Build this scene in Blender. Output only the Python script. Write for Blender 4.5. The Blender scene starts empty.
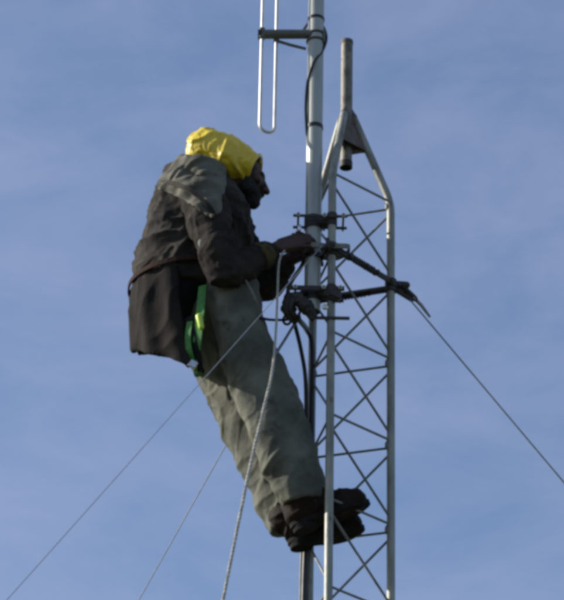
import bpy, bmesh, math, random
import numpy as np
from mathutils import Vector, Matrix, noise
random.seed(7)
V = Vector
PI = math.pi
scene = bpy.context.scene
COL = scene.collection

# ------------------------------------------------------------------ camera
ELEV = math.radians(30.0)
ROLL = 0.019
FPX = 3216.0                      # focal length in units of 1/564 of the frame width
CAM = V((0.0, 0.0, 1.6))
fwd = V((0, math.cos(ELEV), math.sin(ELEV)))
r0 = V((1, 0, 0)); u0 = V((0, -math.sin(ELEV), math.cos(ELEV)))
cr = r0 * math.cos(ROLL) + u0 * math.sin(ROLL)
cu = u0 * math.cos(ROLL) - r0 * math.sin(ROLL)
cd = bpy.data.cameras.new('camera')
cam = bpy.data.objects.new('camera', cd)
COL.objects.link(cam)
cd.sensor_fit = 'HORIZONTAL'
cd.sensor_width = 36.0
cd.lens = 36.0 * FPX / 564.0
cd.clip_start = 0.1
cd.clip_end = 5000.0
M = Matrix((cr, cu, -fwd)).transposed().to_4x4()
M.translation = CAM
cam.matrix_world = M
scene.camera = cam

# ------------------------------------------------------------------ sky, sun, exposure
SUN_DIR = V((-0.88, 0.14, 0.44)).normalized()       # towards the sun
w = bpy.data.worlds.new('World')
scene.world = w
w.use_nodes = True
nt = w.node_tree
nt.nodes.clear()
N = nt.nodes.new
out = N('ShaderNodeOutputWorld'); bg = N('ShaderNodeBackground')
sky = N('ShaderNodeTexSky'); sky.sky_type = 'NISHITA'; sky.sun_disc = False
sky.sun_elevation = math.asin(SUN_DIR.z)
sky.sun_rotation = math.atan2(SUN_DIR.x, SUN_DIR.y)
sky.altitude = 300; sky.air_density = 1.0; sky.dust_density = 0.9; sky.ozone_density = 3.0
tc = N('ShaderNodeTexCoord'); mp = N('ShaderNodeMapping')
mp.inputs['Scale'].default_value = (9, 9, 22)
mp.inputs['Rotation'].default_value = (0.0, 0.5, 0.2)
nz = N('ShaderNodeTexNoise'); nz.inputs['Scale'].default_value = 1.6
nz.inputs['Detail'].default_value = 7; nz.inputs['Roughness'].default_value = 0.58
nz.inputs['Distortion'].default_value = 0.4
rp = N('ShaderNodeMapRange'); rp.inputs['From Min'].default_value = 0.32; rp.inputs['From Max'].default_value = 0.72
rp.inputs['To Min'].default_value = 0.08; rp.inputs['To Max'].default_value = 0.40
mx = N('ShaderNodeMix'); mx.data_type = 'RGBA'
CLOUD = (2.9, 3.1, 4.6, 1)
mx.inputs['B'].default_value = CLOUD
L = nt.links.new
L(tc.outputs['Generated'], mp.inputs['Vector']); L(mp.outputs[0], nz.inputs['Vector'])
L(nz.outputs['Fac'], rp.inputs['Value']); L(rp.outputs[0], mx.inputs['Factor'])
L(sky.outputs[0], mx.inputs['A']); L(mx.outputs['Result'], bg.inputs['Color'])
bg.inputs['Strength'].default_value = 0.125
L(bg.outputs[0], out.inputs['Surface'])

sl = bpy.data.lights.new('sun', 'SUN')
sl.energy = 5.0; sl.angle = math.radians(0.5); sl.color = (1.0, 0.95, 0.86)
so = bpy.data.objects.new('sun', sl); COL.objects.link(so)
so.rotation_euler = SUN_DIR.to_track_quat('Z', 'Y').to_euler()
so.location = (0, 0, 30)

scene.view_settings.view_transform = 'Standard'
scene.view_settings.look = 'None'
scene.view_settings.gamma = 1.0
scene.view_settings.use_curve_mapping = False
scene.view_settings.exposure = 0.30
scene.cycles.pixel_filter_type = 'BLACKMAN_HARRIS'
scene.cycles.filter_width = 4.5

# ------------------------------------------------------------------ helpers
Y0 = 12.0 * math.cos(ELEV)        # distance along the ground to the tower axis

def P(px, py, dy=0.0):
    """point of the plane y = Y0 + dy seen at photograph position (px, py)"""
    d = fwd * FPX + cr * (px - 282.0) + cu * (300.0 - py)
    t = (Y0 + dy) / d.y
    return CAM + d * t

OFF = {}
def tag(o, label=None, cat=None, group=None, kind=None):
    if label: o['label'] = label
    if cat: o['category'] = cat
    if group: o['group'] = group
    if kind: o['kind'] = kind
    return o

def empty(name, loc):
    o = bpy.data.objects.new(name, None); o.empty_display_size = 0.1
    COL.objects.link(o); o.location = loc; OFF[o] = V(loc)
    return o

def link(name, me, mat, parent=None, loc=None):
    o = bpy.data.objects.new(name, me)
    if mat is not None and not me.materials: me.materials.append(mat)
    COL.objects.link(o)
    if parent is not None:
        o.parent = parent; OFF[o] = OFF[parent]
    elif loc is not None:
        o.location = loc; OFF[o] = V(loc)
    if parent is not None and loc is not None: o.location = loc
    return o

def perp(d):
    d = d.normalized()
    a = V((0, 0, 1)) if abs(d.z) < 0.9 else V((0, 1, 0))
    u = d.cross(a).normalized()
    return u, d.cross(u).normalized()

class Geo:
    def __init__(s): s.v = []; s.f = []
    def ring_loft(s, rings, cap=True, closed=False):
        n = len(rings[0]); b = len(s.v)
        for r in rings: s.v.extend(r)
        m = len(rings)
        for i in range(m if closed else m - 1):
            for j in range(n):
                a = b + i * n; c = b + ((i + 1) % m) * n
                s.f.append((a + j, a + (j + 1) % n, c + (j + 1) % n, c + j))
        if cap and not closed:
            s.f.append(tuple(b + j for j in reversed(range(n))))
            s.f.append(tuple(b + (m - 1) * n + j for j in range(n)))
        return s
    def tube(s, pts, rad, n=12, cap=True):
        pts = [V(p) for p in pts]
        rad = [rad] * len(pts) if not isinstance(rad, (list, tuple)) else list(rad[:len(pts)])
        rings = []; u = None
        for i, p in enumerate(pts):
            d = (pts[min(i + 1, len(pts) - 1)] - pts[max(i - 1, 0)])
            if u is None: u, w_ = perp(d)
            d = d.normalized()
            u = (u - d * u.dot(d)).normalized(); w_ = d.cross(u)
            rings.append([p + (u * math.cos(2 * PI * j / n) + w_ * math.sin(2 * PI * j / n)) * rad[i] for j in range(n)])
        return s.ring_loft(rings, cap)
    def capsule(s, a, b, ra, rb, n=20, k=5):
        a = V(a); b = V(b); d = (b - a).normalized() if (b - a).length > 1e-6 else V((0, 0, 1))
        pts = []; rad = []
        for i in range(k + 1):
            t = PI / 2 * i / k
            pts.append(a - d * ra * math.cos(t)); rad.append(max(ra * math.sin(t), 1e-4))
        for i in range(k + 1):
            t = PI / 2 * i / k
            pts.append(b + d * rb * math.sin(t)); rad.append(max(rb * math.cos(t), 1e-4))
        u, w_ = perp(d); rings = []
        for p, r in zip(pts, rad):
            rings.append([p + (u * math.cos(2 * PI * j / n) + w_ * math.sin(2 * PI * j / n)) * r for j in range(n)])
        return s.ring_loft(rings, True)
    def chain(s, pts, rads):
        for i in range(len(pts) - 1): s.capsule(pts[i], pts[i + 1], rads[i], rads[i + 1])
        return s
    def ellipsoid(s, c, ax, ay, az, n=24, m=14):
        rings = []
        for i in range(m + 1):
            t = PI * i / m
            rings.append([V(c) + az * -math.cos(t) + (ax * math.cos(2 * PI * j / n) + ay * math.sin(2 * PI * j / n)) * max(math.sin(t), 1e-3) for j in range(n)])
        return s.ring_loft(rings, True)
    def box(s, c, ax, ay, az, bev=0.0):
        """ax, ay, az half-axis vectors; bevelled along the long edges"""
        c = V(c); ax, ay, az = V(ax), V(ay), V(az)
        if bev <= 0:
            b = len(s.v)
            for k in (-1, 1):
                for q in ((-1, -1), (1, -1), (1, 1), (-1, 1)): s.v.append(c + ax * q[0] + ay * q[1] + az * k)
            for f in ((0, 3, 2, 1), (4, 5, 6, 7), (0, 1, 5, 4), (1, 2, 6, 5), (2, 3, 7, 6), (3, 0, 4, 7)):
                s.f.append(tuple(b + i for i in f))
            return s
        fx = 1 - bev / ax.length; fy = 1 - bev / ay.length; fz = 1 - bev / az.length
        def r(kx, ky, kz):
            return [c + ax * (p * kx) + ay * (q * ky) + az * kz for p, q in
                    ((-1, -fy), (-fx, -1), (fx, -1), (1, -fy), (1, fy), (fx, 1), (-fx, 1), (-1, fy))]
        return s.ring_loft([r(fx, fy, -1), r(1, 1, -fz), r(1, 1, fz), r(fx, fy, 1)], True)
    def mesh(s, name, off=V((0, 0, 0)), smooth=True):
        me = bpy.data.meshes.new(name)
        me.from_pydata([tuple(V(v) - off) for v in s.v], [], s.f)
        me.validate(); me.update()
        if smooth:
            me.polygons.foreach_set('use_smooth', [True] * len(me.polygons))
            me.set_sharp_from_angle(angle=math.radians(38))
        return me
    def build(s, name, mat, parent=None, smooth=True, loc=None):
        off = OFF[parent] if parent is not None else (V(loc) if loc is not None else V((0, 0, 0)))
        return link(name, s.mesh(name, off, smooth), mat, parent, loc if parent is None else None)

def smoothpath(pts, n=8):
    pts = [V(p) for p in pts]; o = []
    q = [pts[0] * 2 - pts[1]] + pts + [pts[-1] * 2 - pts[-2]]
    for i in range(1, len(q) - 2):
        for k in range(n):
            t = k / n
            a, b, c, d = q[i - 1], q[i], q[i + 1], q[i + 2]
            o.append(0.5 * ((2 * b) + (c - a) * t + (2 * a - 5 * b + 4 * c - d) * t * t + (3 * b - a - 3 * c + d) * t ** 3))
    o.append(pts[-1]); return o

def voxel(geo, size, name, smooth=4, off=V((0, 0, 0)), solid=None):
    """fuse the pieces of geo into one closed skin"""
    me = bpy.data.meshes.new(name + '_raw')
    me.from_pydata([tuple(V(v) - off) for v in geo.v], [], geo.f); me.update()
    bm = bmesh.new(); bm.from_mesh(me); bmesh.ops.recalc_face_normals(bm, faces=bm.faces); bm.to_mesh(me); bm.free()
    o = bpy.data.objects.new(name + '_raw', me); COL.objects.link(o)
    if solid:
        sm_ = o.modifiers.new('s', 'SOLIDIFY'); sm_.thickness = solid; sm_.offset = 0
    r = o.modifiers.new('r', 'REMESH'); r.mode = 'VOXEL'; r.voxel_size = size; r.adaptivity = 0
    if smooth:
        k = o.modifiers.new('k', 'SMOOTH'); k.factor = 0.5; k.iterations = smooth
    dg = bpy.context.evaluated_depsgraph_get()
    res = bpy.data.meshes.new_from_object(o.evaluated_get(dg))
    res.name = name
    bpy.data.objects.remove(o); bpy.data.meshes.remove(me)
    res.polygons.foreach_set('use_smooth', [True] * len(res.polygons))
    return res

def displace(me, fn):
    """move every vertex along its normal by fn(position, normal)"""
    me.update()
    nv = len(me.vertices)
    co = np.empty(nv * 3); me.vertices.foreach_get('co', co); co = co.reshape(-1, 3)
    no = np.empty(nv * 3); me.vertex_normals.foreach_get('vector', no); no = no.reshape(-1, 3)
    d = np.array([fn(V(co[i]), V(no[i])) for i in range(nv)])
    me.vertices.foreach_set('co', (co + no * d[:, None]).ravel()); me.update()

def folds(amp, sx, sy, sz, seed, rot=None):
    def fn(p, n):
        q = rot @ p if rot else p
        q = V((q.x * sx + seed, q.y * sy, q.z * sz + seed * 2))
        wv = noise.noise_vector(q * 0.6) * 0.7
        a = noise.noise(q + wv)
        b = noise.noise((q + wv) * 2.1 + V((5, 5, 5)))
        r = (1 - min(1, abs(a) * 2.4)) ** 1.6
        return amp * (r - 0.35 + 0.45 * b)
    return fn

# ------------------------------------------------------------------ materials
def mat(name, c1, c2=None, rough=0.6, metal=0.0, scale=8.0, bump=0.0, bscale=60.0, detail=4, c3=None, c3lim=0.62, spec=0.5, weave=False, coat=0.0, stretch=None, sheen=0.0):
    m = bpy.data.materials.new(name); m.use_nodes = True
    t = m.node_tree; b = t.nodes['Principled BSDF']; n = t.nodes.new; l = t.links.new
    b.inputs['Roughness'].default_value = rough; b.inputs['Metallic'].default_value = metal
    b.inputs['Specular IOR Level'].default_value = spec
    b.inputs['Coat Weight'].default_value = coat
    b.inputs['Sheen Weight'].default_value = sheen
    tcn = n('ShaderNodeTexCoord'); src = tcn.outputs['Object']
    if stretch:
        mpn = n('ShaderNodeMapping'); mpn.inputs['Scale'].default_value = stretch; l(src, mpn.inputs[0]); src = mpn.outputs[0]
    nz = n('ShaderNodeTexNoise'); nz.inputs['Scale'].default_value = scale; nz.inputs['Detail'].default_value = detail
    nz.inputs['Roughness'].default_value = 0.6
    l(src, nz.inputs['Vector'])
    cr_ = n('ShaderNodeValToRGB'); e = cr_.color_ramp
    e.elements[0].position = 0.34; e.elements[1].position = 0.66
    c2 = c2 or tuple(x * 0.72 for x in c1)
    e.elements[0].color = (*c2, 1); e.elements[1].color = (*c1, 1)
    l(nz.outputs['Fac'], cr_.inputs[0]); colout = cr_.outputs[0]
    if c3:
        n3 = n('ShaderNodeTexNoise'); n3.inputs['Scale'].default_value = scale * 2.3; n3.inputs['Detail'].default_value = 6
        l(src, n3.inputs['Vector'])
        r3 = n('ShaderNodeMapRange'); r3.inputs['From Min'].default_value = c3lim; r3.inputs['From Max'].default_value = c3lim + 0.1
        l(n3.outputs['Fac'], r3.inputs[0])
        m3 = n('ShaderNodeMix'); m3.data_type = 'RGBA'; m3.inputs['B'].default_value = (*c3, 1)
        l(r3.outputs[0], m3.inputs['Factor']); l(colout, m3.inputs['A']); colout = m3.outputs['Result']
    l(colout, b.inputs['Base Color'])
    rr = n('ShaderNodeMapRange'); rr.inputs['To Min'].default_value = max(0.05, rough - 0.1); rr.inputs['To Max'].default_value = min(1, rough + 0.12)
    l(nz.outputs['Fac'], rr.inputs[0]); l(rr.outputs[0], b.inputs['Roughness'])
    if bump:
        nb = n('ShaderNodeTexNoise'); nb.inputs['Scale'].default_value = bscale; nb.inputs['Detail'].default_value = 3
        l(src, nb.inputs['Vector'])
        bp = n('ShaderNodeBump'); bp.inputs['Strength'].default_value = bump; bp.inputs['Distance'].default_value = 0.01
        h = nb.outputs['Fac']
        if weave:
            wv = n('ShaderNodeTexWave'); wv.inputs['Scale'].default_value = 160; wv.inputs['Distortion'].default_value = 1.5
            l(src, wv.inputs['Vector'])
            ad = n('ShaderNodeMath'); ad.operation = 'MULTIPLY_ADD'; ad.inputs[1].default_value = 0.06
            l(wv.outputs['Fac'], ad.inputs[0]); l(h, ad.inputs[2]); h = ad.outputs[0]
        l(h, bp.inputs['Height']); l(bp.outputs[0], b.inputs['Normal'])
    return m

GALV = mat('galvanised_steel', (0.34, 0.34, 0.29), (0.17, 0.175, 0.15), 0.55, 0.35, 18, 0.12, 120, c3=(0.13, 0.085, 0.05), c3lim=0.60, stretch=(1, 1, 0.35))
PIPEM = mat('tarnished_pipe_steel', (0.23, 0.215, 0.18), (0.11, 0.10, 0.085), 0.6, 0.2, 20, 0.15, 120, c3=(0.12, 0.07, 0.045), c3lim=0.58)
GALVD = mat('weathered_rod_steel', (0.25, 0.255, 0.245), (0.13, 0.135, 0.13), 0.6, 0.4, 30, 0.06, 140)
RUST = mat('rusty_weld_steel', (0.16, 0.13, 0.11), (0.09, 0.075, 0.065), 0.75, 0.2, 40, 0.2, 120, c3=(0.17, 0.075, 0.035), c3lim=0.58)
ALU = mat('aluminium_pipe', (0.42, 0.43, 0.38), (0.30, 0.31, 0.28), 0.42, 0.4, 9, 0.03, 90, c3=(0.36, 0.36, 0.34), c3lim=0.64, stretch=(1, 1, 0.3))
BOOMM = mat('dull_boom_metal', (0.17, 0.17, 0.15), (0.11, 0.11, 0.10), 0.6, 0.5, 22, 0.1, 100)
WHITEROD = mat('pale_antenna_rod', (0.72, 0.70, 0.68), (0.55, 0.54, 0.53), 0.4, 0.3, 20, 0.03, 90)
DARKST = mat('dark_bracket_steel', (0.055, 0.050, 0.046), (0.028, 0.026, 0.025), 0.65, 0.3, 24, 0.15, 100, c3=(0.10, 0.055, 0.035), c3lim=0.6)
NUT = mat('bright_zinc_nut', (0.72, 0.68, 0.5), (0.55, 0.53, 0.4), 0.3, 0.8, 30)
BLACK = mat('black_cable_jacket', (0.012, 0.012, 0.013), (0.02, 0.02, 0.02), 0.5, 0, 20, 0.03, 80)
TAPE = mat('black_tape', (0.01, 0.01, 0.01), (0.018, 0.018, 0.018), 0.35, 0, 20)
STRAND = mat('galvanised_strand', (0.22, 0.22, 0.22), (0.13, 0.13, 0.13), 0.5, 0.6, 60)
STRANDP = mat('pale_galvanised_strand', (0.36, 0.37, 0.39), (0.27, 0.28, 0.30), 0.5, 0.4, 60)
ROPE = mat('pale_rope', (0.50, 0.48, 0.42), (0.36, 0.35, 0.31), 0.85, 0, 60, 0.4, 300)
STRAP = mat('grey_strap', (0.22, 0.21, 0.17), (0.13, 0.13, 0.11), 0.8, 0, 30, 0.2, 200)
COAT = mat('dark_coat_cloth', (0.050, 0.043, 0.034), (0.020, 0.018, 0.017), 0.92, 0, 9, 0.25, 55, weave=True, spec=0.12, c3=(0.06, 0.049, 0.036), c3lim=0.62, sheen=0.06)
SUNLITG = mat('sunlit_grey_green_cloth', (0.165, 0.160, 0.128), (0.080, 0.076, 0.062), 0.88, 0, 9, 0.25, 55, weave=True, spec=0.25)  # lighter coat cloth: sunlight on shoulder and collar is put into its colour
TAILM = mat('shaded_coat_tail_cloth', (0.026, 0.022, 0.019), (0.012, 0.011, 0.011), 0.92, 0, 9, 0.3, 55, weave=True, spec=0.12, c3=(0.045, 0.035, 0.026), c3lim=0.62)  # darker copy of the coat cloth, the tail's shade put into its colour
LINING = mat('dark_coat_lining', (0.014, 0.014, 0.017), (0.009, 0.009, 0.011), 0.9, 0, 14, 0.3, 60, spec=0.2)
SLEEVE = mat('dark_sleeve_cloth', (0.040, 0.034, 0.028), (0.018, 0.016, 0.016), 0.92, 0, 10, 0.3, 55, weave=True, spec=0.12, c3=(0.065, 0.052, 0.034), c3lim=0.62)
TROUS = mat('khaki_work_trousers', (0.165, 0.166, 0.130), (0.078, 0.080, 0.066), 0.92, 0, 7, 0.3, 50, weave=True, spec=0.15, c3=(0.065, 0.062, 0.048), c3lim=0.6)
HOODM = mat('yellow_rain_hood', (0.72, 0.54, 0.03), (0.60, 0.43, 0.02), 0.38, 0, 10, 0.15, 45, spec=0.5, coat=0.2)
SKIN = mat('weathered_skin', (0.058, 0.026, 0.014), (0.032, 0.015, 0.009), 0.6, 0, 20, 0.15, 120)
BEARD = mat('black_beard_hair', (0.012, 0.010, 0.009), (0.006, 0.006, 0.006), 0.8, 0, 60, 0.6, 220, stretch=(1, 1, 0.3))
EYEM = mat('dark_eye', (0.06, 0.05, 0.045), (0.03, 0.024, 0.02), 0.2, 0, 8)
BOOT = mat('dark_brown_boot_leather', (0.022, 0.013, 0.008), (0.010, 0.007, 0.005), 0.75, 0, 16, 0.3, 70, c3=(0.035, 0.026, 0.018), c3lim=0.63, spec=0.15)
SOLE = mat('black_rubber_sole', (0.010, 0.009, 0.009), (0.016, 0.014, 0.013), 0.8, 0, 30, 0.3, 90, spec=0.15)
WEBG = mat('green_harness_webbing', (0.06, 0.26, 0.035), (0.03, 0.14, 0.025), 0.6, 0, 40, 0.3, 220)
WEBB = mat('brown_belt_leather', (0.05, 0.022, 0.015), (0.014, 0.010, 0.009), 0.85, 0, 26, 0.3, 90, spec=0.15)
BUCK = mat('lime_plastic_buckle', (0.62, 0.80, 0.12), (0.5, 0.66, 0.08), 0.25, 0, 12)
STEELB = mat('polished_steel', (0.6, 0.6, 0.6), (0.5, 0.5, 0.5), 0.2, 1.0, 12)
CONC = mat('concrete', (0.33, 0.32, 0.30), (0.24, 0.235, 0.22), 0.9, 0, 5, 0.4, 30)
GROUND = mat('dry_grass_ground', (0.075, 0.075, 0.035), (0.035, 0.045, 0.018), 0.95, 0, 0.6, 0.6, 8, detail=8, c3=(0.10, 0.08, 0.05), c3lim=0.6)

# ------------------------------------------------------------------ ground
g = Geo(); n_ = 40; R_ = 3000.0
for i in range(n_ + 1):
    for j in range(n_ + 1):
        x = (i / n_ * 2 - 1); y = (j / n_ * 2 - 1)
        x = math.copysign(abs(x) ** 2.2, x) * R_; y = math.copysign(abs(y) ** 2.2, y) * R_
        dd = math.hypot(x, y - Y0)
        z = noise.noise(V((x * 0.02, y * 0.02, 0))) * 0.6 * min(1, max(0, (dd - 25) / 40))
        g.v.append(V((x, y, z)))
for i in range(n_):
    for j in range(n_):
        a = i * (n_ + 1) + j
        g.f.append((a, a + n_ + 1, a + n_ + 2, a + 1))
tag(g.build('ground', GROUND), kind='structure')

# ------------------------------------------------------------------ lattice tower
AX = P(345, 300).x + 0.0
def ang(a, r): return V((math.cos(math.radians(a)) * r, math.sin(math.radians(a)) * r, 0))
RT = 0.305 / math.sqrt(3)
TC = V((AX, Y0, 0))
LEG = {'C': ang(12, RT), 'A': ang(132, RT), 'B': ang(252, RT)}
def leg_z(k, py):                 # height on leg k that shows at photograph row py
    return P(390, py, LEG[k].y).z
z_hi = leg_z('C', 209); z_lo = leg_z('C', 532)
STEP = (z_hi - z_lo) / 4
ZN = [z_hi - STEP * k for k in range(40) if z_hi - STEP * k > 0.3]
ZB = leg_z('C', 203)              # where the legs bend inwards
ZAP = P(347, 118, 0).z            # where they meet the pipe
PTOP = P(349, 42, 0).z; PBOT = P(344, 167, 0).z

tower = empty('lattice_tower', TC)
tag(tower, 'slim triangular galvanised lattice tower tapering to a short top pipe, climbed by the worker', 'tower')
LR = 0.0152
for k in 'ABC':
    b = TC + LEG[k]; t = TC + LEG[k] * (0.030 / RT)
    base = b + V((0, 0, 0.25)); bend = b + V((0, 0, ZB))
    top = t + V((0, 0, ZAP))
    dn = (base - bend).normalized(); up = (top - bend).normalized()
    pts = [base] + [b + V((0, 0, 0.25 + (ZB - 0.30) * q / 6)) for q in range(1, 6)]
    for q in range(7):
        s_ = q / 6; a_ = bend + dn * 0.05; c_ = bend + up * 0.05
        pts.append(a_ * (1 - s_) ** 2 + bend * 2 * s_ * (1 - s_) + c_ * s_ ** 2)
    pts.append(top)
    Geo().tube(pts, LR, 16).build('leg', GALV, tower)

def rod(name, a, b, r=0.0048, m=None):
    """a welded rod between two legs, its mesh shared by every level"""
    d = (b - a).normalized()
    ge = Geo().tube([a + d * 0.006, a + (b - a) * 0.5, b - d * 0.006], r, 8)
    return ge.mesh(name), m or GALVD
FACES = [('A', 'C', 0.0), ('C', 'B', 0.030), ('B', 'A', 0.018)]
# rungs of each face, then the diagonals (each runs down from one leg to the next)
for (p, q, dz) in FACES:
    me, m_ = rod('rung', LEG[p] + V((0, 0, dz)), LEG[q] + V((0, 0, dz)))
    for k, z in enumerate(ZN):
        link('rung', me, m_, tower, V((0, 0, z)))
for (p, q, d1, d2) in [('C', 'A', -0.022, 0.026), ('B', 'C', -0.018, 0.052), ('A', 'B', -0.02, 0.045)]:
    me, m_ = rod('diagonal_brace', LEG[p] + V((0, 0, d1)), LEG[q] + V((0, 0, d2 - STEP)))
    for k, z in enumerate(ZN[:-1]):
        link('diagonal_brace', me, m_, tower, V((0, 0, z)))
# weld collars at the joints
for k in 'ABC':
    me = None
    for z in ZN:
        if me is None:
            ge = Geo()
            ge.ellipsoid(LEG[k] * 0.93 + V((0, 0, 0.008)), V((0.011, 0, 0)), V((0, 0.011, 0)), V((0, 0, 0.020)), 10, 6)
            me = ge.mesh('weld')
        link('weld', me, GALVD, tower, V((0, 0, z)))
# hollow top pipe, open at its lower end
def hollow(c, z0, z1, ro, ri, n=24):
    ge = Geo(); rr = []
    for (z, r) in ((z0, ri), (z0, ro), (z1, ro), (z1, ri), (z0 + 0.0005, ri)):
        rr.append([V((c.x + math.cos(2 * PI * j / n) * r, c.y + math.sin(2 * PI * j / n) * r, z)) for j in range(n)])
    ge.ring_loft(rr, cap=False); return ge
PR = 0.0228
top = hollow(TC, PBOT, PTOP, PR, PR - 0.004).build('top_pipe', PIPEM, tower)
hollow(TC, PTOP - 0.012, PTOP + 0.003, PR + 0.0015, PR - 0.0035).build('pipe_rim', RUST, top)
hollow(TC, PBOT - 0.004, PBOT + 0.022, PR + 0.002, PR - 0.005).build('pipe_collar', DARKST, top)
# gusset plates between the converging legs and weld beads
zp0 = P(347, 150).z; zp1 = P(347, 108).z
for k in 'ABC':
    d = LEG[k].normalized(); s_ = d.cross(V((0, 0, 1))) * 0.003
    f = (ZB - zp0) / (ZB - ZAP)
    ro = 0.176 * (1 - f) + 0.03 * f
    ge = Geo()
    prof = [(0.021, zp0 - 0.012), (ro - 0.008, zp0), (0.044, ZAP + 0.005), (0.021, zp1)]
    ge.ring_loft([[TC + d * r - s_ + V((0, 0, z)) for r, z in prof], [TC + d * r + s_ + V((0, 0, z)) for r, z in prof]])
    ge.build('gusset_plate', RUST, tower, smooth=False)
    ge = Geo(); ge.ellipsoid(TC + d * 0.028 + V((0, 0, ZAP - 0.01)), d * 0.018, s_.normalized() * 0.017, V((0, 0, 0.036)), 12, 8)
    ge.build('weld', RUST, tower)
for p, q in (('B', 'C'), ('A', 'C')):
    def fp(k, z):
        f = (ZB - z) / (ZB - ZAP); r = max(0.176 * (1 - f) + 0.03 * f, 0.030) - 0.004
        return TC + LEG[k].normalized() * r + V((0, 0, z))
    zs = (zp0 + 0.004, ZAP + 0.002, zp1 - 0.03); nrm = (LEG[p] + LEG[q]).normalized() * 0.003
    ring = [fp(p, zs[0]), fp(q, zs[0]), fp(q, zs[1]), fp(q, zs[2]), fp(p, zs[2]), fp(p, zs[1])]
    Geo().ring_loft([[v - nrm for v in ring], [v + nrm for v in ring]]).build('face_plate', RUST, tower, smooth=False)
ge = Geo().box(TC + V((0, 0, 0.12)), (0.4, 0, 0), (0, 0.4, 0), (0, 0, 0.13), 0.02)
ge.build('concrete_base', CONC, tower)

# guy bracket: three arms round the legs with lugs at the corners
ZG = leg_z('C', 286)
gb = Geo(); 
corner = {'A': ang(132, RT + 0.045), 'B': ang(252, RT + 0.050), 'C': ang(12, RT + 0.040)}
CZ = {'A': -0.006, 'B': 0.030, 'C': 0.0}
def corner_p(k): return TC + corner[k] + V((0, 0, ZG + CZ[k]))
cl = Geo()
for k in 'ABC':
    c = TC + LEG[k] + V((0, 0, ZG + CZ[k]))
    d = LEG[k].normalized(); s_ = d.cross(V((0, 0, 1)))
    cl.tube([c - V((0, 0, 0.026)), c + V((0, 0, 0.026))], LR + 0.007, 14)
    cl.box(c + d * 0.034, d * 0.026, s_ * 0.006, V((0, 0, 0.022)), 0.002)
    cl.tube([c + d * 0.03 - s_ * 0.022, c + d * 0.03 + s_ * 0.022], 0.007, 8)
gbr = cl.build('guy_bracket', DARKST, tower)
for (p, q) in (('A', 'C'), ('B', 'C'), ('A', 'B')):
    a = corner_p(p); b = corner_p(q)
    d = (b - a).normalized(); s_ = d.cross(V((0, 0, 1))).normalized(); c = (a + b) / 2
    ge = Geo().box(c, d * ((b - a).length / 2 - 0.012), s_ * 0.004, V((0, 0, 0.0125)), 0.0015)
    for t in (0.12, 0.3, 0.52, 0.66, 0.86):
        m_ = a.lerp(b, t)
        ge.tube([m_ - s_ * 0.013, m_ + s_ * 0.013], 0.009 if t != 0.3 else 0.012, 6)
    if q == 'C':       # wire serving wound round the arm
        for t in np.linspace(0.36, 0.62, 9):
            m_ = a.lerp(b, t); ge.ellipsoid(m_, s_ * 0.011, V((0, 0, 0.018)), d * 0.006, 10, 6)
    ge.build('bracket_arm', DARKST, gbr)

# ------------------------------------------------------------------ antenna mast beside the tower
MY = -0.135
MX = P(313, 250, MY).x
zt = P(313, -170, MY).z; zb_ = P(313, 312, MY).z
mroot = V((MX, Y0 + MY, zb_))
mast = empty('antenna_mast', mroot)
tag(mast, 'thick bright aluminium mast pole clamped upright against the left side of the lattice tower', 'mast')
hollow(mroot, zb_, zt, 0.0305, 0.0275, 32).build('pole', ALU, mast)
def mz(py): return P(313, py, MY).z
for py, h in ((128, 0.016), (20, 0.012), (258, 0.02)):
    hollow(mroot, mz(py) - h / 2, mz(py) + h / 2, 0.0330, 0.0300, 24).build('tape_band', TAPE, mast)
# two clamps joining pole and near tower leg: flat bars before and behind, long bolts, round pads
Bp = TC + LEG['B']
def clamp(rows, name='mast_clamp'):
    c = Geo()
    z0 = sum(mz(r[0]) for r in rows) / len(rows)
    a = V((MX, Y0 + MY, z0)); b = V((Bp.x, Bp.y, z0)); ym = (a.y + b.y) / 2
    for q, r in ((a, 0.0345), (b, 0.0195)):
        c.tube([q - V((0, 0, 0.026)), q + V((0, 0, 0.026))], r, 20)
    c.box(V(((a.x + b.x) / 2, ym, z0)), (0.032, 0, 0), (0, 0.016, 0), (0, 0, 0.017), 0.003)
    o = c.build(name, DARKST, mast)
    for (py, pl, pr, h) in rows:
        zz = mz(py); xl = P(pl, py, MY).x; xr = P(pr, py, MY).x
        for sg in (-1, 1):
            Geo().box(V(((xl + xr) / 2, ym + sg * 0.042, zz)), ((xr - xl) / 2, 0, 0), (0, 0.003, 0), (0, 0, h), 0.0012).build('clamp_bar', DARKST, o)
        for xx in (P(pl + 5, py, MY).x, (a.x + b.x) / 2 + 0.006, P(pr - 4, py, MY).x):
            Geo().tube([V((xx, ym - 0.060, zz)), V((xx, ym + 0.060, zz))], 0.0042, 8).build('bolt', GALVD, o)
            Geo().tube([V((xx, ym - 0.054, zz)), V((xx, ym - 0.046, zz))], 0.0085, 6).build('nut', NUT, o, smooth=False)
    return o
clamp([(224, 293, 347, 0.0055)])
k2 = clamp([(296, 290, 344, 0.010)])
ge = Geo().box(P(330, 318, MY - 0.046), (0.072, 0, 0), (0, 0.003, 0), (0, 0, 0.0065), 0.001); ge.tube([P(300, 318, MY - 0.062), P(300, 318, MY - 0.02)], 0.005, 8); ge.build('clamp_bar', DARKST, mast)
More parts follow.
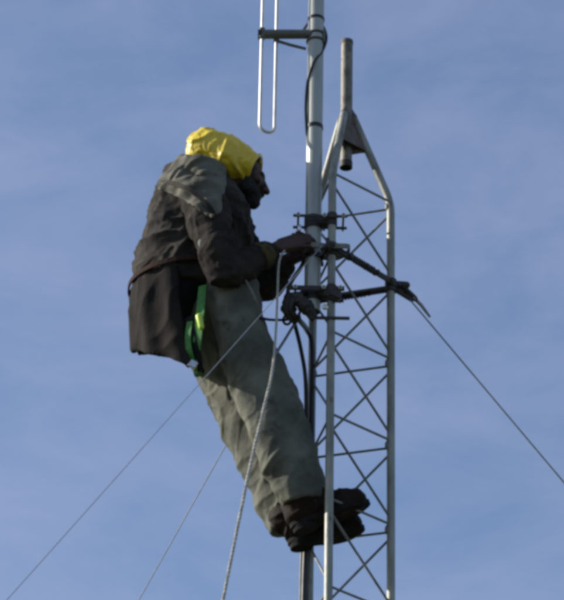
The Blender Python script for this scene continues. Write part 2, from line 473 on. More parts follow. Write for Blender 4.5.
# anchor plate, shackle and taped slack hanging at the lower clamp
kk = Geo()
kk.chain([P(291, 298, MY - 0.02), P(288, 308, MY - 0.02), P(293, 318, MY - 0.01)], [0.024, 0.026, 0.020])
kk.chain([P(296, 296, MY - 0.045), P(306, 306, MY - 0.05), P(312, 316, MY - 0.04)], [0.020, 0.026, 0.018])
kk.chain([P(322, 293, MY - 0.03), P(335, 296, MY - 0.05)], [0.020, 0.024])
me = voxel(kk, 0.004, 'taped_bundle', 2, mroot)
displace(me, folds(0.007, 30, 30, 40, 3.3)); link('taped_bundle', me, DARKST, mast)
Geo().ellipsoid(P(325, 307, MY - 0.085), V((0.012, 0, 0)), V((0, 0.006, 0)), V((0, 0, 0.012)), 12, 8).build('wing_nut', NUT, mast)
Geo().ellipsoid(P(299.5, 228, MY - 0.06), V((0.009, 0, 0)), V((0, 0.006, 0)), V((0, 0, 0.016)), 12, 8).build('wing_nut', STEELB, mast)

# ------------------------------------------------------------------ folded dipole antenna on the mast
AYD = MY - 0.015
az = P(262, 34, AYD)
ant = empty('dipole_antenna', V((MX - 0.03, Y0 + MY, P(313, 35, MY).z)))
tag(ant, 'pale folded dipole antenna loop held out left of the mast on a short dark boom', 'antenna')
x1 = P(261.5, 60, AYD).x; x2 = P(276, 60, AYD + 0.02).x
zl = P(261, 131, AYD).z; zc = P(261, 34, AYD).z; zu = zc + (zc - zl)
rr_ = (x2 - x1) / 2; xm = (x1 + x2) / 2
pts = []
yA = Y0 + AYD; yB = Y0 + AYD + 0.02
for i in range(13):
    t = PI + PI * i / 12
    pts.append(V((xm + rr_ * math.cos(t), (yA + yB) / 2 + (yB - yA) / 2 * math.cos(t), zl + 0.030 + rr_ * math.sin(t))))
for i in range(13):
    t = PI * i / 12
    pts.append(V((xm + rr_ * math.cos(t), (yA + yB) / 2 + (yB - yA) / 2 * math.cos(t), zu - 0.030 + rr_ * math.sin(t))))
ge = Geo()
n = 12; ring = []
for i, p in enumerate(pts):
    d = (pts[(i + 1) % len(pts)] - pts[i - 1]).normalized()
    u = V((0, 1, 0)); u = (u - d * u.dot(d)).normalized(); w2 = d.cross(u)
    ring.append([p + (u * math.cos(2 * PI * j / n) + w2 * math.sin(2 * PI * j / n)) * 0.0066 for j in range(n)])
ge.ring_loft(ring, closed=True)
ge.build('dipole_loop', WHITEROD, ant)
boomL = V((x1 - 0.014, Y0 + MY - 0.012, zc)); boomR = V((MX - 0.02, Y0 + MY - 0.012, P(306, 36, MY).z))
Geo().tube([boomL, boomR], 0.0185, 20).build('boom', BOOMM, ant)
Geo().tube([boomL - V((0.002, 0, 0)), boomL + V((0.012, 0, 0))], 0.0205, 20).build('boom_cap', BLACK, ant)
Geo().tube([P(277, 41, MY), P(290, 45, MY), P(306, 49, MY)], 0.0062, 8).build('stay_rod', BOOMM, ant)
for xx, yy in ((x1, yA), (x2, yB)):
    Geo().box(V((xx, yy, zc)), (0.011, 0, 0), (0, 0.014, 0), (0, 0, 0.024), 0.003).build('insulator_block', BOOMM, ant)
ge = Geo()
for zz in (zc + 0.01, zc - 0.022):
    q = V((MX, Y0 + MY, zz)); ge.tube([q + ang(a, 0.0345) for a in range(0, 361, 20)], 0.0042, 8)
ge.box(V((MX + 0.031, Y0 + MY, zc - 0.005)), (0.005, 0, 0), (0, 0.02, 0), (0, 0, 0.03), 0.002)
ge.build('boom_clamp', BOOMM, ant)

# ------------------------------------------------------------------ cables
def cable(name, pts, r, m, label, cat, group=None, n=10, sm=8):
    p = smoothpath(pts, sm); ge = Geo().tube(p, r, n)
    o = ge.build(name, m, loc=p[-1]); tag(o, label, cat, group); return o
my = MY - 0.033
cable('coaxial_cable', [P(298, 38, MY + 0.02), P(312, 20, MY + 0.045), P(322, 25, MY + 0.02), P(326.5, 38, MY), P(322, 52, MY - 0.015), P(314, 62, my - 0.004), P(308, 80, my + 0.016),
      P(305.8, 104, my + 0.022), P(306.5, 128, my + 0.020), P(309, 160, MY + 0.03), P(311, 200, MY + 0.042), P(308, 238, MY + 0.04), P(303, 263, MY + 0.01), P(293, 279, MY), P(288, 291, MY + 0.01), P(290, 306, MY + 0.02), P(295, 325, 0.02), P(301, 350, 0.05), P(305.5, 380, 0.09),
      P(306, 430, 0.105), P(305, 500, 0.108), P(302, 560, 0.115), P(300.5, 640, 0.115), P(296, 900, 0.12)], [0.0052] * 80 + [0.0052 + 0.003 * min(1, i / 16) for i in range(400)], BLACK,
      'black coaxial cable looping off the dipole antenna and down the shaded left tower leg', 'cable')
cable('coaxial_cable', [P(318, 285, MY + 0.03), P(304, 292, MY - 0.03), P(294, 299, MY - 0.05), P(291, 311, MY - 0.04), P(299, 320, MY), P(307, 330, 0.02), P(312, 345, 0.07),
      P(312, 400, 0.098), P(311, 460, 0.100), P(306, 540, 0.104), P(303, 640, 0.11), P(299, 900, 0.12)], 0.0105, BLACK,
      'second black cable dropping from the lower mast clamp close to the shaded tower leg', 'cable')
# ------------------------------------------------------------------ guy wires (run to the ground)
def guy(start, through, az, r, label, m=STRAND, sag=0.25):
    """straight strand from the bracket along azimuth az; its fall is set by a sight point"""
    px, py = through; a = math.radians(az)
    d2 = V((math.cos(a), math.sin(a), 0))
    ray = (fwd * FPX + cr * (px - 282.0) + cu * (300.0 - py))
    # the vertical plane through start and d2 meets the sight ray
    nrm = V((-d2.y, d2.x, 0)); t = (start - CAM).dot(nrm) / ray.dot(nrm)
    q = CAM + ray * t; d = q - start; k = start.z / -d.z
    pts = [start + d * (k * i / 24) + V((0, 0, -sag * math.sin(PI * i / 24) * 0.15)) for i in range(25)]
    o = Geo().tube(pts, r, 8).build('guy_wire', m, loc=pts[-1]); tag(o, label, 'guy wire', 'guy wires of the tower'); return o
def turn(k, end, nm):             # shackle and thimble at the bracket corner
    ge = Geo(); c = corner_p(k); d = (end - c).normalized(); u, w_ = perp(d)
    ge.tube([c + d * 0.0 + u * 0.016 * math.cos(t) + d * (0.018 + 0.022 * math.sin(t)) for t in np.linspace(0, 2 * PI, 16)], 0.0042, 8)
    ge.tube([c + d * 0.04 + w_ * 0.010 * math.cos(t) + d * (0.018 + 0.02 * math.sin(t)) for t in np.linspace(0, 2 * PI, 16)], 0.0038, 8)
    return ge
gC = guy(corner_p('C') + V((0.03, 0.005, -0.045)), (564, 480), 12, 0.0030, 'grey guy wire running down to the right from the bracket on the right tower leg')
gA = guy(corner_p('A') + V((-0.02, 0.02, -0.04)), (137, 600), 132, 0.0022, 'thin guy wire rising from bottom left to behind the trouser legs', STRANDP)
gB = guy(corner_p('B') + V((-0.02, -0.02, -0.02)), (0, 598), 246, 0.0014, 'thin guy wire crossing in front of the thighs, reaching the left edge', STRANDP)
# splice and grips near the bracket
for k, g_, q in (('C', gC, P(420, 303, LEG['C'].y + 0.02)), ('A', gA, P(295, 322, 0.17)), ('B', gB, P(310, 262, -0.25))):
    turn(k, q, '').build('shackle', DARKST, gbr)
c = corner_p('C'); q = P(419, 301, LEG['C'].y + 0.02)
gp = Geo()
gp.capsule(c + V((0.0, 0, 0.006)), c + V((0.045, 0.01, -0.03)), 0.012, 0.009)
gp.capsule(c + V((-0.02, 0.0, -0.012)), c + V((0.04, 0.01, -0.05)), 0.010, 0.007)
gp.capsule(c + V((-0.03, -0.01, 0.008)), c + V((0.02, 0.0, 0.010)), 0.013, 0.014)
gp.build('wire_grip', DARKST, gbr)
o = Geo().tube([P(413, 297, LEG['C'].y + 0.02), P(421, 305, LEG['C'].y + 0.03), P(430, 317, LEG['C'].y + 0.035)], [0.007, 0.0068, 0.005], 8).build('strand_grip', GALV, gbr)

# pale three-strand rope in front of the climber, dropping to the ground
rp_ = smoothpath([P(293, 244, -0.17), P(287, 248, -0.195), P(281, 256, -0.20), P(278.5, 268, -0.20), P(277.5, 295, -0.20), P(276, 330, -0.23), P(272.5, 370, -0.27), P(264, 408, -0.30), P(252, 458, -0.34), P(239, 520, -0.40), P(223, 600, -0.48), P(205, 690, -0.56), P(160, 920, -0.75), P(105, 1230, -0.95)], 60)
rg_ = Geo(); acc = [0.0]
for a_, b_ in zip(rp_, rp_[1:]): acc.append(acc[-1] + (b_ - a_).length)
for k in range(3):
    pts = []; rad = []
    for i, q in enumerate(rp_):
        d = (rp_[min(i + 1, len(rp_) - 1)] - rp_[max(i - 1, 0)]).normalized()
        u = (V((0, 1, 0)) - d * d.y).normalized(); w_ = d.cross(u)
        th = acc[i] / 0.055 * 2 * PI + k * 2 * PI / 3
        R0 = 0.0037 + 0.0024 * min(1, acc[i] / 0.9)
        pts.append(q + (u * math.cos(th) + w_ * math.sin(th)) * R0 * 0.52); rad.append(R0 * 0.56)
    rg_.tube(pts, rad, 6)
tag(rg_.build('rope', ROPE, loc=rp_[-1]), 'pale thick rope hanging down across the front of the worker\'s legs', 'rope')
cable('rope', [P(299, 318, -0.10), P(292, 328, -0.14), P(284, 341, -0.2), P(275.5, 354, -0.25)], 0.0055, STRAND,
      'short grey rope tail slanting from the lower clamp to the thick pale rope', 'rope')
# ------------------------------------------------------------------ worker
foot = P(318, 540, -0.02)
man = empty('person', foot)
tag(man, 'worker in yellow hood, grey coat and khaki trousers leaning back while climbing the tower', 'person')
po = OFF[man]

def sec(Lp, Rp, y, hd, n=44, ex=2.3, tw=0.0, yl=None, yr=None):
    a = P(*Lp, y if yl is None else yl); b = P(*Rp, y if yr is None else yr)
    c = (a + b) / 2; h = (b - a) / 2; dv = V((0, 1, 0)) * hd; r = []
    for j in range(n):
        t = 2 * PI * j / n; ct, st = math.cos(t), math.sin(t)
        r.append(c + h * math.copysign(abs(ct) ** (2 / ex), ct) + dv * math.copysign(abs(st) ** (2 / ex), st))
    return r
def refine(rings, k=4):
    """Catmull-Rom between hand-placed sections"""
    out_ = []; m = len(rings)
    for i in range(m - 1):
        a, b, c, d = rings[max(i - 1, 0)], rings[i], rings[i + 1], rings[min(i + 2, m - 1)]
        for q in range(k):
            t = q / k
            out_.append([0.5 * ((2 * b[j]) + (c[j] - a[j]) * t + (2 * a[j] - 5 * b[j] + 4 * c[j] - d[j]) * t * t + (3 * b[j] - a[j] - 3 * c[j] + d[j]) * t ** 3) for j in range(len(b))])
    out_.append(rings[-1]); return out_

# --- body: one continuous skin (head, neck, trunk, arms, hands, legs)
body = Geo()
HC = P(242.5, 172, -0.03)             # centre of the skull
pitch = math.radians(-25)         # the face looks down and to the right
hf = V((math.cos(pitch), 0.02, math.sin(pitch))).normalized()   # face direction
hu = V((math.sin(-pitch), 0.0, math.cos(pitch))); hu = (hu - hf * hu.dot(hf)).normalized()
hs = hf.cross(hu)
def H(f, s, u): return HC + hf * f + hs * s + hu * u
def hell(f, s, u, a, b, c): body.ellipsoid(H(f, s, u), hf * a, hs * b, hu * c)
hell(-0.026, 0, 0.010, 0.088, 0.074, 0.080)     # cranium
hell(0.038, 0, -0.028, 0.058, 0.060, 0.072)     # face
hell(0.060, 0, -0.075, 0.040, 0.045, 0.034)     # jaw
hell(0.088, 0, -0.098, 0.020, 0.024, 0.018)     # chin
hell(0.078, 0, 0.008, 0.014, 0.046, 0.012)      # brow
body.capsule(H(0.086, 0, 0.000), H(0.122, 0, -0.038), 0.009, 0.0125)   # nose
for s_ in (-1, 1):
    hell(0.112, s_ * 0.011, -0.040, 0.011, 0.008, 0.008)
    hell(0.070, s_ * 0.044, -0.030, 0.024, 0.020, 0.018)
    hell(-0.005, s_ * 0.078, -0.015, 0.016, 0.008, 0.030)
hell(0.102, 0, -0.064, 0.013, 0.026, 0.006)     # lips
hell(0.100, 0, -0.076, 0.013, 0.023, 0.007)
chest = P(203, 228, 0); pel = P(216, 305, 0); nk = P(214, 190, 0.0)
body.chain([H(-0.02, 0, -0.06), nk, chest], [0.055, 0.060, 0.12])
body.ellipsoid(chest, V((0.13, 0, 0.02)), V((0, 0.17, 0)), V((-0.01, 0, 0.16)))
body.chain([chest, pel], [0.12, 0.092])
# near arm, far arm (joint positions), shared with the sleeves
nA = [P(203, 196, -0.17), P(226, 270, -0.25), P(266, 254, -0.19), P(278, 247, -0.18)]
fA = [P(222, 200, 0.16), P(262, 284, 0.17), P(283, 266, 0.07), P(290, 258, 0.035)]
body.chain(nA, [0.055, 0.040, 0.027, 0.024]); body.chain(fA, [0.055, 0.040, 0.028, 0.024])
nL = [P(232, 300, -0.09), P(262, 395, -0.10), P(300, 492, -0.09), P(303, 506, -0.09)]
fL = [P(205, 318, 0.09), P(238, 418, 0.09), P(283, 508, 0.06), P(290, 522, 0.06)]
body.chain(nL, [0.075, 0.048, 0.036, 0.038]); body.chain(fL, [0.065, 0.036, 0.032, 0.034])
for q, dxy in ((nL[-1], V((0.10, 0, 0.02))), (fL[-1], V((0.10, 0, 0.02)))):
    body.capsule(q, q + dxy, 0.036, 0.030)
# hands: palm plus five fingers closing on the pole
def hand(wr, dirv, across, palmn, grip, side):
    """wr wrist, dirv towards the knuckles, across towards the thumb, palmn out of the palm"""
    d = dirv.normalized(); a = (across - d * across.dot(d)).normalized(); pn = (palmn - d * palmn.dot(d) - a * palmn.dot(a)).normalized()
    for k in range(4):
        o_ = a * (0.033 - 0.0215 * k)
        body.capsule(wr + o_ * 0.7 + d * 0.012, wr + o_ + d * (0.088 - 0.004 * abs(k - 1)), 0.0155, 0.0125)
    lens = (0.040, 0.044, 0.041, 0.032)
    for k in range(4):
        o_ = a * (0.033 - 0.0215 * k)
        p = wr + o_ + d * (0.090 - 0.004 * abs(k - 1)); ln = lens[k]; an = grip * 0.45; rr = 0.0092 if k < 3 else 0.0080
        for j, f in enumerate((1.0, 0.68, 0.52)):
            nd = d * math.cos(an) + pn * math.sin(an)
            q = p + nd * ln * f; body.capsule(p, q, rr, rr * 0.93, 12, 4); p = q; rr *= 0.93; an += grip * (0.95 if j == 0 else 0.75)
    # thumb from the side of the palm near its base
    p = wr + a * 0.026 + d * 0.022; dirs = (a * 0.42 + d * 0.80 + pn * 0.40, a * -0.05 + d * 0.85 + pn * 0.50, a * -0.10 + d * 0.55 + pn * 0.80)
    rr = 0.0150
    for nd, ln in zip(dirs, (0.040, 0.033, 0.026)):
        q = p + nd.normalized() * ln; body.capsule(p, q, rr, rr * 0.85, 12, 4); p = q; rr *= 0.85
hand(nA[3], P(303, 240, -0.190) - nA[3], V((0.15, 0.35, 1.0)), V((0.35, 0.9, -0.25)), 0.85, 1)
hand(fA[3], P(304, 249, -0.04) - fA[3], V((0.2, -0.3, 1.0)), V((0.4, -0.9, -0.1)), 0.85, -1)
me = voxel(body, 0.0034, 'body', 2, po)
bodyo = link('body', me, SKIN, man)
for s_ in (-1, 1):
    e_ = Geo().ellipsoid(H(0.074, s_ * 0.031, -0.010), hf * 0.0115, hs * 0.0115, hu * 0.0085, 16, 10).build('eye', EYEM, bodyo)
# beard: a shell over jaw, chin and cheeks
bd = Geo()
bd.ellipsoid(H(0.062, 0, -0.080), hf * 0.053, hs * 0.056, hu * 0.040)
bd.ellipsoid(H(0.091, 0, -0.102), hf * 0.032, hs * 0.034, hu * 0.028)
bd.ellipsoid(H(0.104, 0, -0.054), hf * 0.015, hs * 0.032, hu * 0.009)
for s_ in (-1, 1):
    bd.capsule(H(0.030, s_ * 0.058, 0.010), H(0.060, s_ * 0.046, -0.08), 0.014, 0.026)
    bd.capsule(H(0.050, s_ * 0.050, -0.050), H(0.080, s_ * 0.036, -0.075), 0.020, 0.022)
me = voxel(bd, 0.004, 'beard', 2, po)
displace(me, lambda p, n: 0.0035 * noise.noise(p * 130) + 0.002 * noise.noise(p * 300))
link('beard', me, BEARD, man)

# --- coat: trunk, collar and the tail that hangs away behind
ct = Geo()
tr = [sec((194, 164), (232, 188), 0.0, 0.075), sec((184, 168), (238, 200), 0.0, 0.125), sec((169, 177), (246, 214), 0.0, 0.20), sec((157, 195), (252, 226), 0.0, 0.225),
      sec((147, 223), (250, 242), 0.0, 0.215), sec((137, 256), (241, 262), 0.0, 0.20), sec((132, 278), (250, 279), 0.0, 0.20), sec((136, 289), (257, 294), 0.0, 0.19), sec((146, 295), (259, 305), 0.0, 0.17)]
ct.ring_loft(refine(tr, 5))
ct.ellipsoid(P(196, 181, -0.10), V((0.075, 0, 0.05)), V((0, 0.085, 0)), V((-0.03, 0, 0.05)))
ct.ellipsoid(P(200, 176, 0.03), V((0.085, 0, -0.025)), V((0, 0.13, 0)), V((0.02, 0, 0.06)))
# lumps where the cloth bunches on shoulder and back
ct.chain([P(166, 176, -0.06), P(176, 172, 0.02), P(184, 170, 0.08)], [0.022, 0.030, 0.025])
ct.chain([P(172, 190, -0.15), P(192, 202, -0.22), P(212, 206, -0.225)], [0.020, 0.028, 0.022])
me = voxel(ct, 0.0065, 'coat', 3, po)
f1 = folds(0.015, 5, 6, 11, 3.1); f2 = folds(0.006, 16, 16, 22, 8.4)
displace(me, lambda p, n: f1(p, n) + f2(p, n))
coat_me = me; coat = link('coat', me, COAT, man)
# coat tail (open sheet, curved round the seat)
tl = Geo(); rows = []
TR = 12
hemj = [random.uniform(-1, 1) for _ in range(60)]
for i in range(TR + 1):
    t = i / TR; row = []
    for j in range(41):
        a = PI / 2 + (PI) * j / 40              # far side -> back -> near side
        near = (j / 40)
        zt_ = 286; zb2 = (323 + 56 * near if near < 0.5 else 351 + 82 * (near - 0.5)) + 1.2 * math.sin(j * 0.7) + 0.4 * hemj[j]
        cx = 180 - 2 * t; hw = 47 - 3.5 * t * t + 2.5 * math.sin(t * 3)
        cpx = cx + hw * math.cos(a) * (1 + 0.03 * math.sin(j * 0.8 + t * 3))
        py = zt_ + (zb2 - zt_) * t
        cpx += 13 * t * t * max(0, near - 0.55) / 0.45
        dep = -0.185 * -math.sin(a) * (1 + 0.05 * math.sin(j * 0.7))
        row.append(P(cpx, py, 0) + V((0, dep - 0.0, 0)))
    rows.append(row)
for i in range(TR):
    for j in range(40):
        b0 = i * 41 + j
        tl.f.append((b0, b0 + 1, b0 + 42, b0 + 41))
for r_ in rows: tl.v.extend(r_)
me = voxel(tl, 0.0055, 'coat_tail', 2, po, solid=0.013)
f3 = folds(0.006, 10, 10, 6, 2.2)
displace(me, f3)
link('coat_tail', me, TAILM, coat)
# seat lining: dark inner layer between tail and trousers
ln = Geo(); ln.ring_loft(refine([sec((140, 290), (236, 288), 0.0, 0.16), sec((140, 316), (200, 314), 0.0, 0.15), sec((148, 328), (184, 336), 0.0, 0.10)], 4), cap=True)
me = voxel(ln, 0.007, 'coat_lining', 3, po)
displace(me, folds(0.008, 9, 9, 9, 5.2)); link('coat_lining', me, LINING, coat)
# collar
cg = Geo(); cg.ring_loft(refine([sec((188, 166), (236, 193), -0.01, 0.100), sec((187, 160), (234, 184), -0.01, 0.104), sec((190, 157), (230, 179), -0.01, 0.098)], 3))
me = voxel(cg, 0.006, 'collar', 3, po); displace(me, folds(0.006, 9, 9, 14, 1.7)); link('collar', me, SUNLITG, coat)

# sleeves
def sleeve(J, rads, mtr, seed, hem):
    s1 = Geo(); pts = smoothpath(J, 6)
    m = len(pts); rr = [np.interp(i / (m - 1), np.linspace(0, 1, len(rads)), rads) for i in range(m)]
    for i in range(m - 1): s1.capsule(pts[i], pts[i + 1], rr[i], rr[i + 1], 20, 4)
    me = voxel(s1, 0.006, 'sleeve', 2, po)
    fa = folds(0.013, 9, 9, 12, seed); fb = folds(0.005, 20, 20, 20, seed + 3)
    displace(me, lambda p, n: fa(p, n) + fb(p, n))
    return link('sleeve', me, mtr, coat)
CUFF = mat('olive_knit_cuff', (0.095, 0.078, 0.036), (0.045, 0.036, 0.022), 0.9, 0, 22, 0.4, 160, spec=0.1)
near_sleeve = sleeve([nA[0], nA[0].lerp(nA[1], .5) + V((-0.01, -0.02, 0)), nA[1], nA[2]], [0.088, 0.080, 0.073, 0.062, 0.044], SLEEVE, 4.4, 1)
sleeve([fA[0], fA[0].lerp(fA[1], .5), fA[1], fA[2]], [0.085, 0.066, 0.060, 0.058, 0.045], SLEEVE, 9.1, 1)

cu_ = Geo(); a_, b_ = nA[1].lerp(nA[2], 0.80), nA[2].lerp(nA[3], 0.35)
cu_.tube([a_, a_.lerp(b_, .1), a_.lerp(b_, .5), a_.lerp(b_, .85), b_], [0.047, 0.0535, 0.051, 0.046, 0.038], 26)
me = cu_.mesh('cuff', po); link('cuff', me, CUFF, near_sleeve)
pg = Geo().ellipsoid(P(202, 244, -0.280), V((0.014, 0, 0.004)), V((0.0, 0.014, 0)), V((-0.006, 0, 0.020)), 14, 10)
link('cloth_patch', pg.mesh('cloth_patch', po), STRAP, near_sleeve)
# sunlit nape and near shoulder put into lighter cloth, shaped as a folded hood
def proj(p):
    d = p - CAM; k = FPX / d.dot(fwd)
    return 282 + d.dot(cr) * k, 300 - d.dot(cu) * k
def inside(x, y, poly):
    r = False; n = len(poly)
    for a in range(n):
        (x1_, y1_), (x2_, y2_) = poly[a], poly[a - 1]
        if (y1_ > y) != (y2_ > y) and x < (x2_ - x1_) * (y - y1_) / (y2_ - y1_) + x1_: r = not r
    return r
lit_patch = Geo()
for src in (coat_me, near_sleeve.data):
    b0 = len(lit_patch.v); lit_patch.v.extend([v.co + po for v in src.vertices]); lit_patch.f.extend([tuple(b0 + q for q in f.vertices) for f in src.polygons])
lit_patch.ring_loft(refine([sec((190, 160), (222, 178), -0.03, 0.10), sec((184, 172), (226, 194), -0.08, 0.16), sec((182, 186), (222, 206), -0.10, 0.155)], 4))
me = voxel(lit_patch, 0.006, 'sunlit_hood_patch', 6, po)
fh = folds(0.016, 6, 6, 13, 12.3, Matrix.Rotation(0.5, 3, 'Y'))
displace(me, lambda p, n: 0.009 + fh(p, n))
poly = [(180, 154), (216, 158), (226, 168), (227, 186), (221, 200), (222, 213), (212, 216), (199, 210), (184, 201), (170, 194), (158, 190), (160, 178), (168, 170)]
bm = bmesh.new(); bm.from_mesh(me)
bmesh.ops.delete(bm, geom=[f for f in bm.faces if not inside(*[q + 1.5 * noise.noise(V((f.calc_center_median() * 25))) for q in proj(f.calc_center_median() + po)], poly)], context='FACES')
for _ in range(4): bmesh.ops.smooth_vert(bm, verts=[v for v in bm.verts if v.is_boundary], factor=0.5, use_axis_x=True, use_axis_y=True, use_axis_z=True)
bm.to_mesh(me); bm.free()
co_ = link('sunlit_hood_patch', me, SUNLITG, coat)
sm_ = co_.modifiers.new('thickness', 'SOLIDIFY'); sm_.thickness = 0.012; sm_.offset = -0.5

# --- trousers
tg = Geo()
def lg(L_, R_, y, hd, tw): return sec(L_, R_, y, hd, yl=y + tw, yr=y - tw, ex=2.1)
near = [lg((206, 284), (258, 284), -0.085, 0.120, -0.022), lg((211, 314), (264, 318), -0.10, 0.112, -0.022), lg((217, 343), (275, 345), -0.105, 0.104, -0.022), lg((227, 378), (288, 375), -0.10, 0.094, -0.022),
        lg((239, 408), (300, 404), -0.10, 0.088, -0.022), lg((251, 440), (312, 436), -0.10, 0.082, -0.022), lg((264, 470), (321, 468), -0.095, 0.080, -0.022), lg((276, 497), (327, 492), -0.09, 0.076, -0.022), lg((284, 506), (327, 502), -0.09, 0.070, -0.022)]
far = [lg((180, 296), (240, 296), 0.06, 0.115, 0.02), lg((177, 325), (238, 322), 0.075, 0.112, 0.03), lg((183, 352), (240, 346), 0.085, 0.095, 0.06), lg((197, 380), (252, 372), 0.09, 0.082, 0.065),
       lg((212, 412), (264, 402), 0.09, 0.075, 0.065), lg((227, 445), (278, 435), 0.09, 0.072, 0.065), lg((242, 478), (292, 468), 0.085, 0.070, 0.055), lg((259, 512), (306, 500), 0.07, 0.064, 0.05), lg((271, 533), (312, 522), 0.062, 0.064, 0.02)]
tg.ring_loft(refine(near, 5)); tg.ring_loft(refine(far, 5))
tg.ellipsoid(P(210, 312, 0.03), V((0.110, 0, 0)), V((0, 0.150, 0)), V((0.02, 0, 0.12)))
me = voxel(tg, 0.0058, 'trousers', 2, po)
rot = Matrix.Rotation(math.radians(-28), 3, 'Y')
f4 = folds(0.009, 9, 6, 3.2, 6.6, rot); f5 = folds(0.004, 20, 14, 12, 2.7, rot)
kz = P(260, 400).z - po.z; az_ = P(290, 490).z - po.z
def fold_tr(p, n):
    k = 1 + 0.8 * math.exp(-((p.z - az_) / 0.10) ** 2) + 0.35 * math.exp(-((p.z - kz) / 0.1) ** 2)
    return f4(p, n) * k + f5(p, n)
displace(me, fold_tr)
link('trousers', me, TROUS, man)

# --- boots
def boot(ank, heel, toe, name='boot'):
    """ank, heel bottom and toe tip in space"""
    d = (toe - heel).normalized(); s_ = V((0, 1, 0)); u = s_.cross(d) * -1
    if u.z < 0: u = -u
    Lh = (toe - heel).length
    b = Geo()
    def Q(f, h, w_=0): return heel + d * (f * Lh) + u * h + s_ * w_
    b.chain([ank, Q(0.19, 0.085)], [0.066, 0.062])
    b.chain([Q(0.15, 0.055), Q(0.42, 0.058), Q(0.70, 0.050), Q(0.84, 0.046)], [0.052, 0.055, 0.050, 0.042])
    b.chain([Q(0.28, 0.105), Q(0.55, 0.068)], [0.052, 0.048])
    for w_ in (-1, 1):
        b.chain([Q(0.60, 0.038, w_ * 0.016), Q(0.85, 0.037, w_ * 0.014)], [0.040, 0.036])
    me = voxel(b, 0.005, 'boot', 3, po)
    displace(me, folds(0.005, 16, 16, 18, heel.x * 7))
    o = link('boot', me, BOOT, man)
    sg = Geo(); ring0 = []; ring1 = []; ring2 = []; ring3 = []
    for j in range(36):
        t = 2 * PI * j / 36; f = 0.5 + 0.5 * math.cos(t)
        wd = (0.046 + 0.012 * math.sin(PI * min(1, max(0, (f - 0.35) / 0.6)))) * (1 - 0.16 * math.exp(-((f - 0.4) / 0.12) ** 2))
        st = math.copysign(abs(math.sin(t)) ** 0.75, math.sin(t))
        lift = 0.010 * max(0, (f - 0.75) / 0.25) ** 2
        for rg, h, k in ((ring0, 0.0 + lift, 0.94), (ring1, 0.004 + lift, 1.0), (ring2, 0.019 + lift, 1.0), (ring3, 0.022 + lift, 0.97)):
            rg.append(heel + d * ((0.5 + (f - 0.5) * k) * Lh) + u * h + s_ * wd * st * k)
    sg.ring_loft([ring0, ring1, ring2, ring3])
    so_ = sg.build('sole', SOLE, o)
    hg = Geo(); hr = [[heel + d * (0.02 * Lh + 0.30 * Lh * (0.5 + 0.5 * math.cos(2 * PI * j / 20))) + u * h + s_ * 0.037 * math.sin(2 * PI * j / 20) for j in range(20)] for h in (-0.016, 0.002)]
    hg.ring_loft(hr); hg.build('heel', SOLE, o)
    for k in range(5):          # laces over the instep
        q = Q(0.36 + 0.075 * k, 0.152 - 0.019 * k)
        Geo().tube([q - s_ * 0.030 - u * 0.014, q - s_ * 0.016 + u * 0.0, q + s_ * 0.016 + u * 0.003, q + s_ * 0.030 - u * 0.012], 0.0028, 6).build('lace', TAPE, o)
    return o
boot(P(302, 500, -0.09), P(291, 530, -0.085), P(372, 507, -0.070))
boot(P(287, 518, 0.06), P(288, 546, 0.055), P(366, 533, 0.050))

# --- hood
hg = Geo()
hr = [sec((187, 149), (187, 158), -0.02, 0.035), sec((191, 141), (189, 167), -0.02, 0.085), sec((203, 136), (204, 174), -0.02, 0.113), sec((219, 138), (219, 181), -0.025, 0.124), sec((238, 146), (231, 187), -0.03, 0.120), sec((251, 155), (240, 188), -0.03, 0.112), sec((261, 163), (247, 187), -0.03, 0.100)]
rr2 = refine(hr, 5)
ins = [[c0 + ((sum(r, V()) / len(r)) - c0) * 0.13 for c0 in r] for r in rr2]
hg.ring_loft(rr2 + ins[::-1][:16], cap=True)
me = bpy.data.meshes.new('hood'); 
hv = voxel(hg, 0.0045, 'hood', 3, po)
f6 = folds(0.009, 15, 12, 12, 7.7, Matrix.Rotation(0.6, 3, 'Y')); f7 = folds(0.003, 34, 30, 30, 1.1)
displace(hv, lambda p, n: f6(p, n) + f7(p, n))
hood = link('hood', hv, HOODM, man)
# hem cord round the face opening
rim = rr2[-1]; c0 = sum(rim, V()) / len(rim)
Geo().tube([p + (p - c0).normalized() * 0.003 for p in rim] + [rim[0] + (rim[0] - c0).normalized() * 0.003], 0.0065, 8).build('hood_hem', HOODM, hood)

# --- harness: waist belt, leg loops, buckle
har = empty('safety_harness', foot); har.parent = man; har.location = (0, 0, 0); OFF[har] = po
def band(name, pts, width, mtr, parent, normal_from, th=0.0035, sm=6, wdir=None):
    p = smoothpath(pts, sm); rg = []
    for i, q in enumerate(p):
        d = (p[min(i + 1, len(p) - 1)] - p[max(i - 1, 0)]).normalized()
        nn = (q - normal_from(q)); nn = (nn - d * nn.dot(d)).normalized(); s_ = d.cross(nn)
        rg.append([q + s_ * width / 2 + nn * th, q + s_ * width / 2 - nn * th, q - s_ * width / 2 - nn * th, q - s_ * width / 2 + nn * th])
    ge = Geo(); ge.ring_loft(rg); return ge.build(name, mtr, parent, smooth=False)
cen = P(192, 285, 0)
bp_ = []
for j in range(0, 25):
    a = 2 * PI * j / 24
    px = 188 + 59.5 * math.cos(a); py = 286 - 4.5 * math.cos(a)
    q = P(px, py, 0); q.y += 0.208 * math.sin(a); bp_.append(q)
band('waist_belt', bp_, 0.019, WEBB, har, lambda q: V((cen.x, cen.y, q.z)))
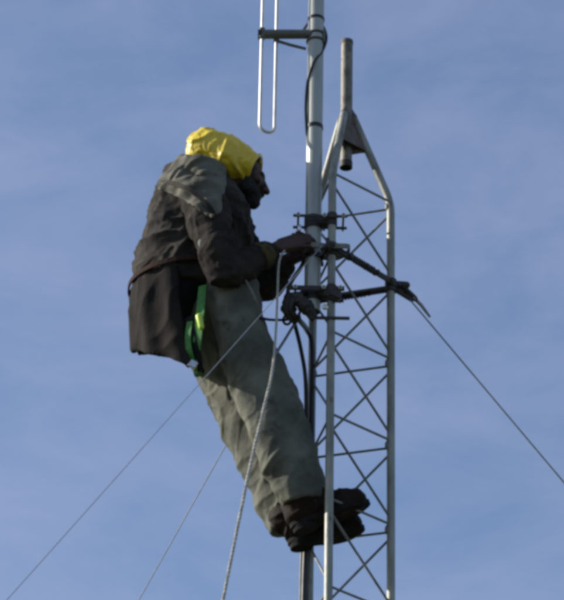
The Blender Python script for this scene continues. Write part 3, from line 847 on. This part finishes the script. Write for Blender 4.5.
# leg loop on the near thigh
band('leg_loop', [P(203, 286, -0.19), P(201, 305, -0.205), P(199, 325, -0.212), P(197, 345, -0.20), P(195, 362, -0.15), P(196, 372, -0.05), P(199, 372, 0.06)], 0.032, WEBG, har, lambda q: V((P(225, 340).x, Y0 + 0.0, q.z)))
band('leg_loop', [P(190, 322, -0.20), P(188, 338, -0.20), P(190, 354, -0.19), P(196, 368, -0.14), P(203, 375, -0.04)], 0.022, WEBG, har, lambda q: V((P(225, 340).x, Y0 + 0.05, q.z)))
band('thigh_pad', [P(188, 318, -0.185), P(190, 338, -0.19), P(194, 356, -0.175), P(199, 370, -0.12)], 0.060, LINING, har, lambda q: V((P(225, 340).x, Y0 + 0.0, q.z)), th=0.006)
bk = Geo(); c = P(200, 322, -0.224)
bk.capsule(c - V((-0.005, 0, 0.020)), c + V((-0.004, 0, 0.022)), 0.011, 0.013, 16, 5)
bk.build('buckle', BUCK, har)
bk = Geo(); c = P(193, 364, -0.20)
bk.box(c, V((0.013, 0, -0.008)), V((0, 0.005, 0)), V((0.008, 0, 0.013)), 0.003); bk.build('buckle', STEELB, har)
bk = Geo(); c = P(213, 274, -0.24)
# shoulder strap across the chest to the belt
band('chest_strap', [P(240, 272, -0.235), P(247, 283, -0.235), P(254, 296, -0.22), P(257, 304, -0.2)], 0.008, STRAP, har, lambda q: V((P(225, 290).x, Y0 + 0.05, q.z)))

band('fold_shadow_band', [P(161, 180, -0.14), P(172, 183, -0.22), P(186, 188, -0.285), P(199, 197, -0.305), P(210, 208, -0.315), P(217, 222, -0.300)], 0.017, COAT, har, lambda q: V((P(205, 230).x, Y0 + 0.0, P(205, 230).z)), th=0.004)  # added dark band that stands for a fold's shadow across the shoulder
# work-positioning lanyard: from the belt to the clamp, and a grey strap round the tower
ly = Geo(); pts = smoothpath([P(258, 317, -0.18), P(268, 319.5, -0.16), P(279, 320, -0.13), P(288, 319.5, -0.11), P(300, 316, -0.08)], 6)
lo = empty('lanyard', pts[0]); tag(lo, 'short dark lanyard linking the worker\'s hip to the lower mast clamp', 'lanyard')
Geo().tube(pts, 0.0055, 8).build('strap', BLACK, lo)
c = P(287, 320, -0.11)
Geo().tube([c + V((0.014 * math.cos(t), 0.004 * math.sin(t), 0.021 * math.sin(t))) for t in np.linspace(0, 2 * PI, 18)], 0.0052, 8).build('carabiner', DARKST, lo)
sp = smoothpath([P(306, 245, -0.18), P(316, 245, -0.190), P(328, 246, -0.195), P(340, 246, -0.200), P(349, 247, -0.165), P(347, 253, -0.13), P(336, 258, -0.12), P(322, 257, -0.10), P(306, 250, -0.10)], 6)
so2 = Geo(); rg = []
for i, q in enumerate(sp):
    d = (sp[min(i + 1, len(sp) - 1)] - sp[max(i - 1, 0)]).normalized(); s_ = V((0, 0, 1)); nn = d.cross(s_).normalized()
    rg.append([q + s_ * 0.010 + nn * 0.003, q + s_ * 0.010 - nn * 0.003, q - s_ * 0.010 - nn * 0.003, q - s_ * 0.010 + nn * 0.003])
so2.ring_loft(rg)
tag(so2.build('work_strap', STRAP, loc=sp[0]), 'grey webbing strap passing from the worker\'s hands round mast and tower leg', 'strap')
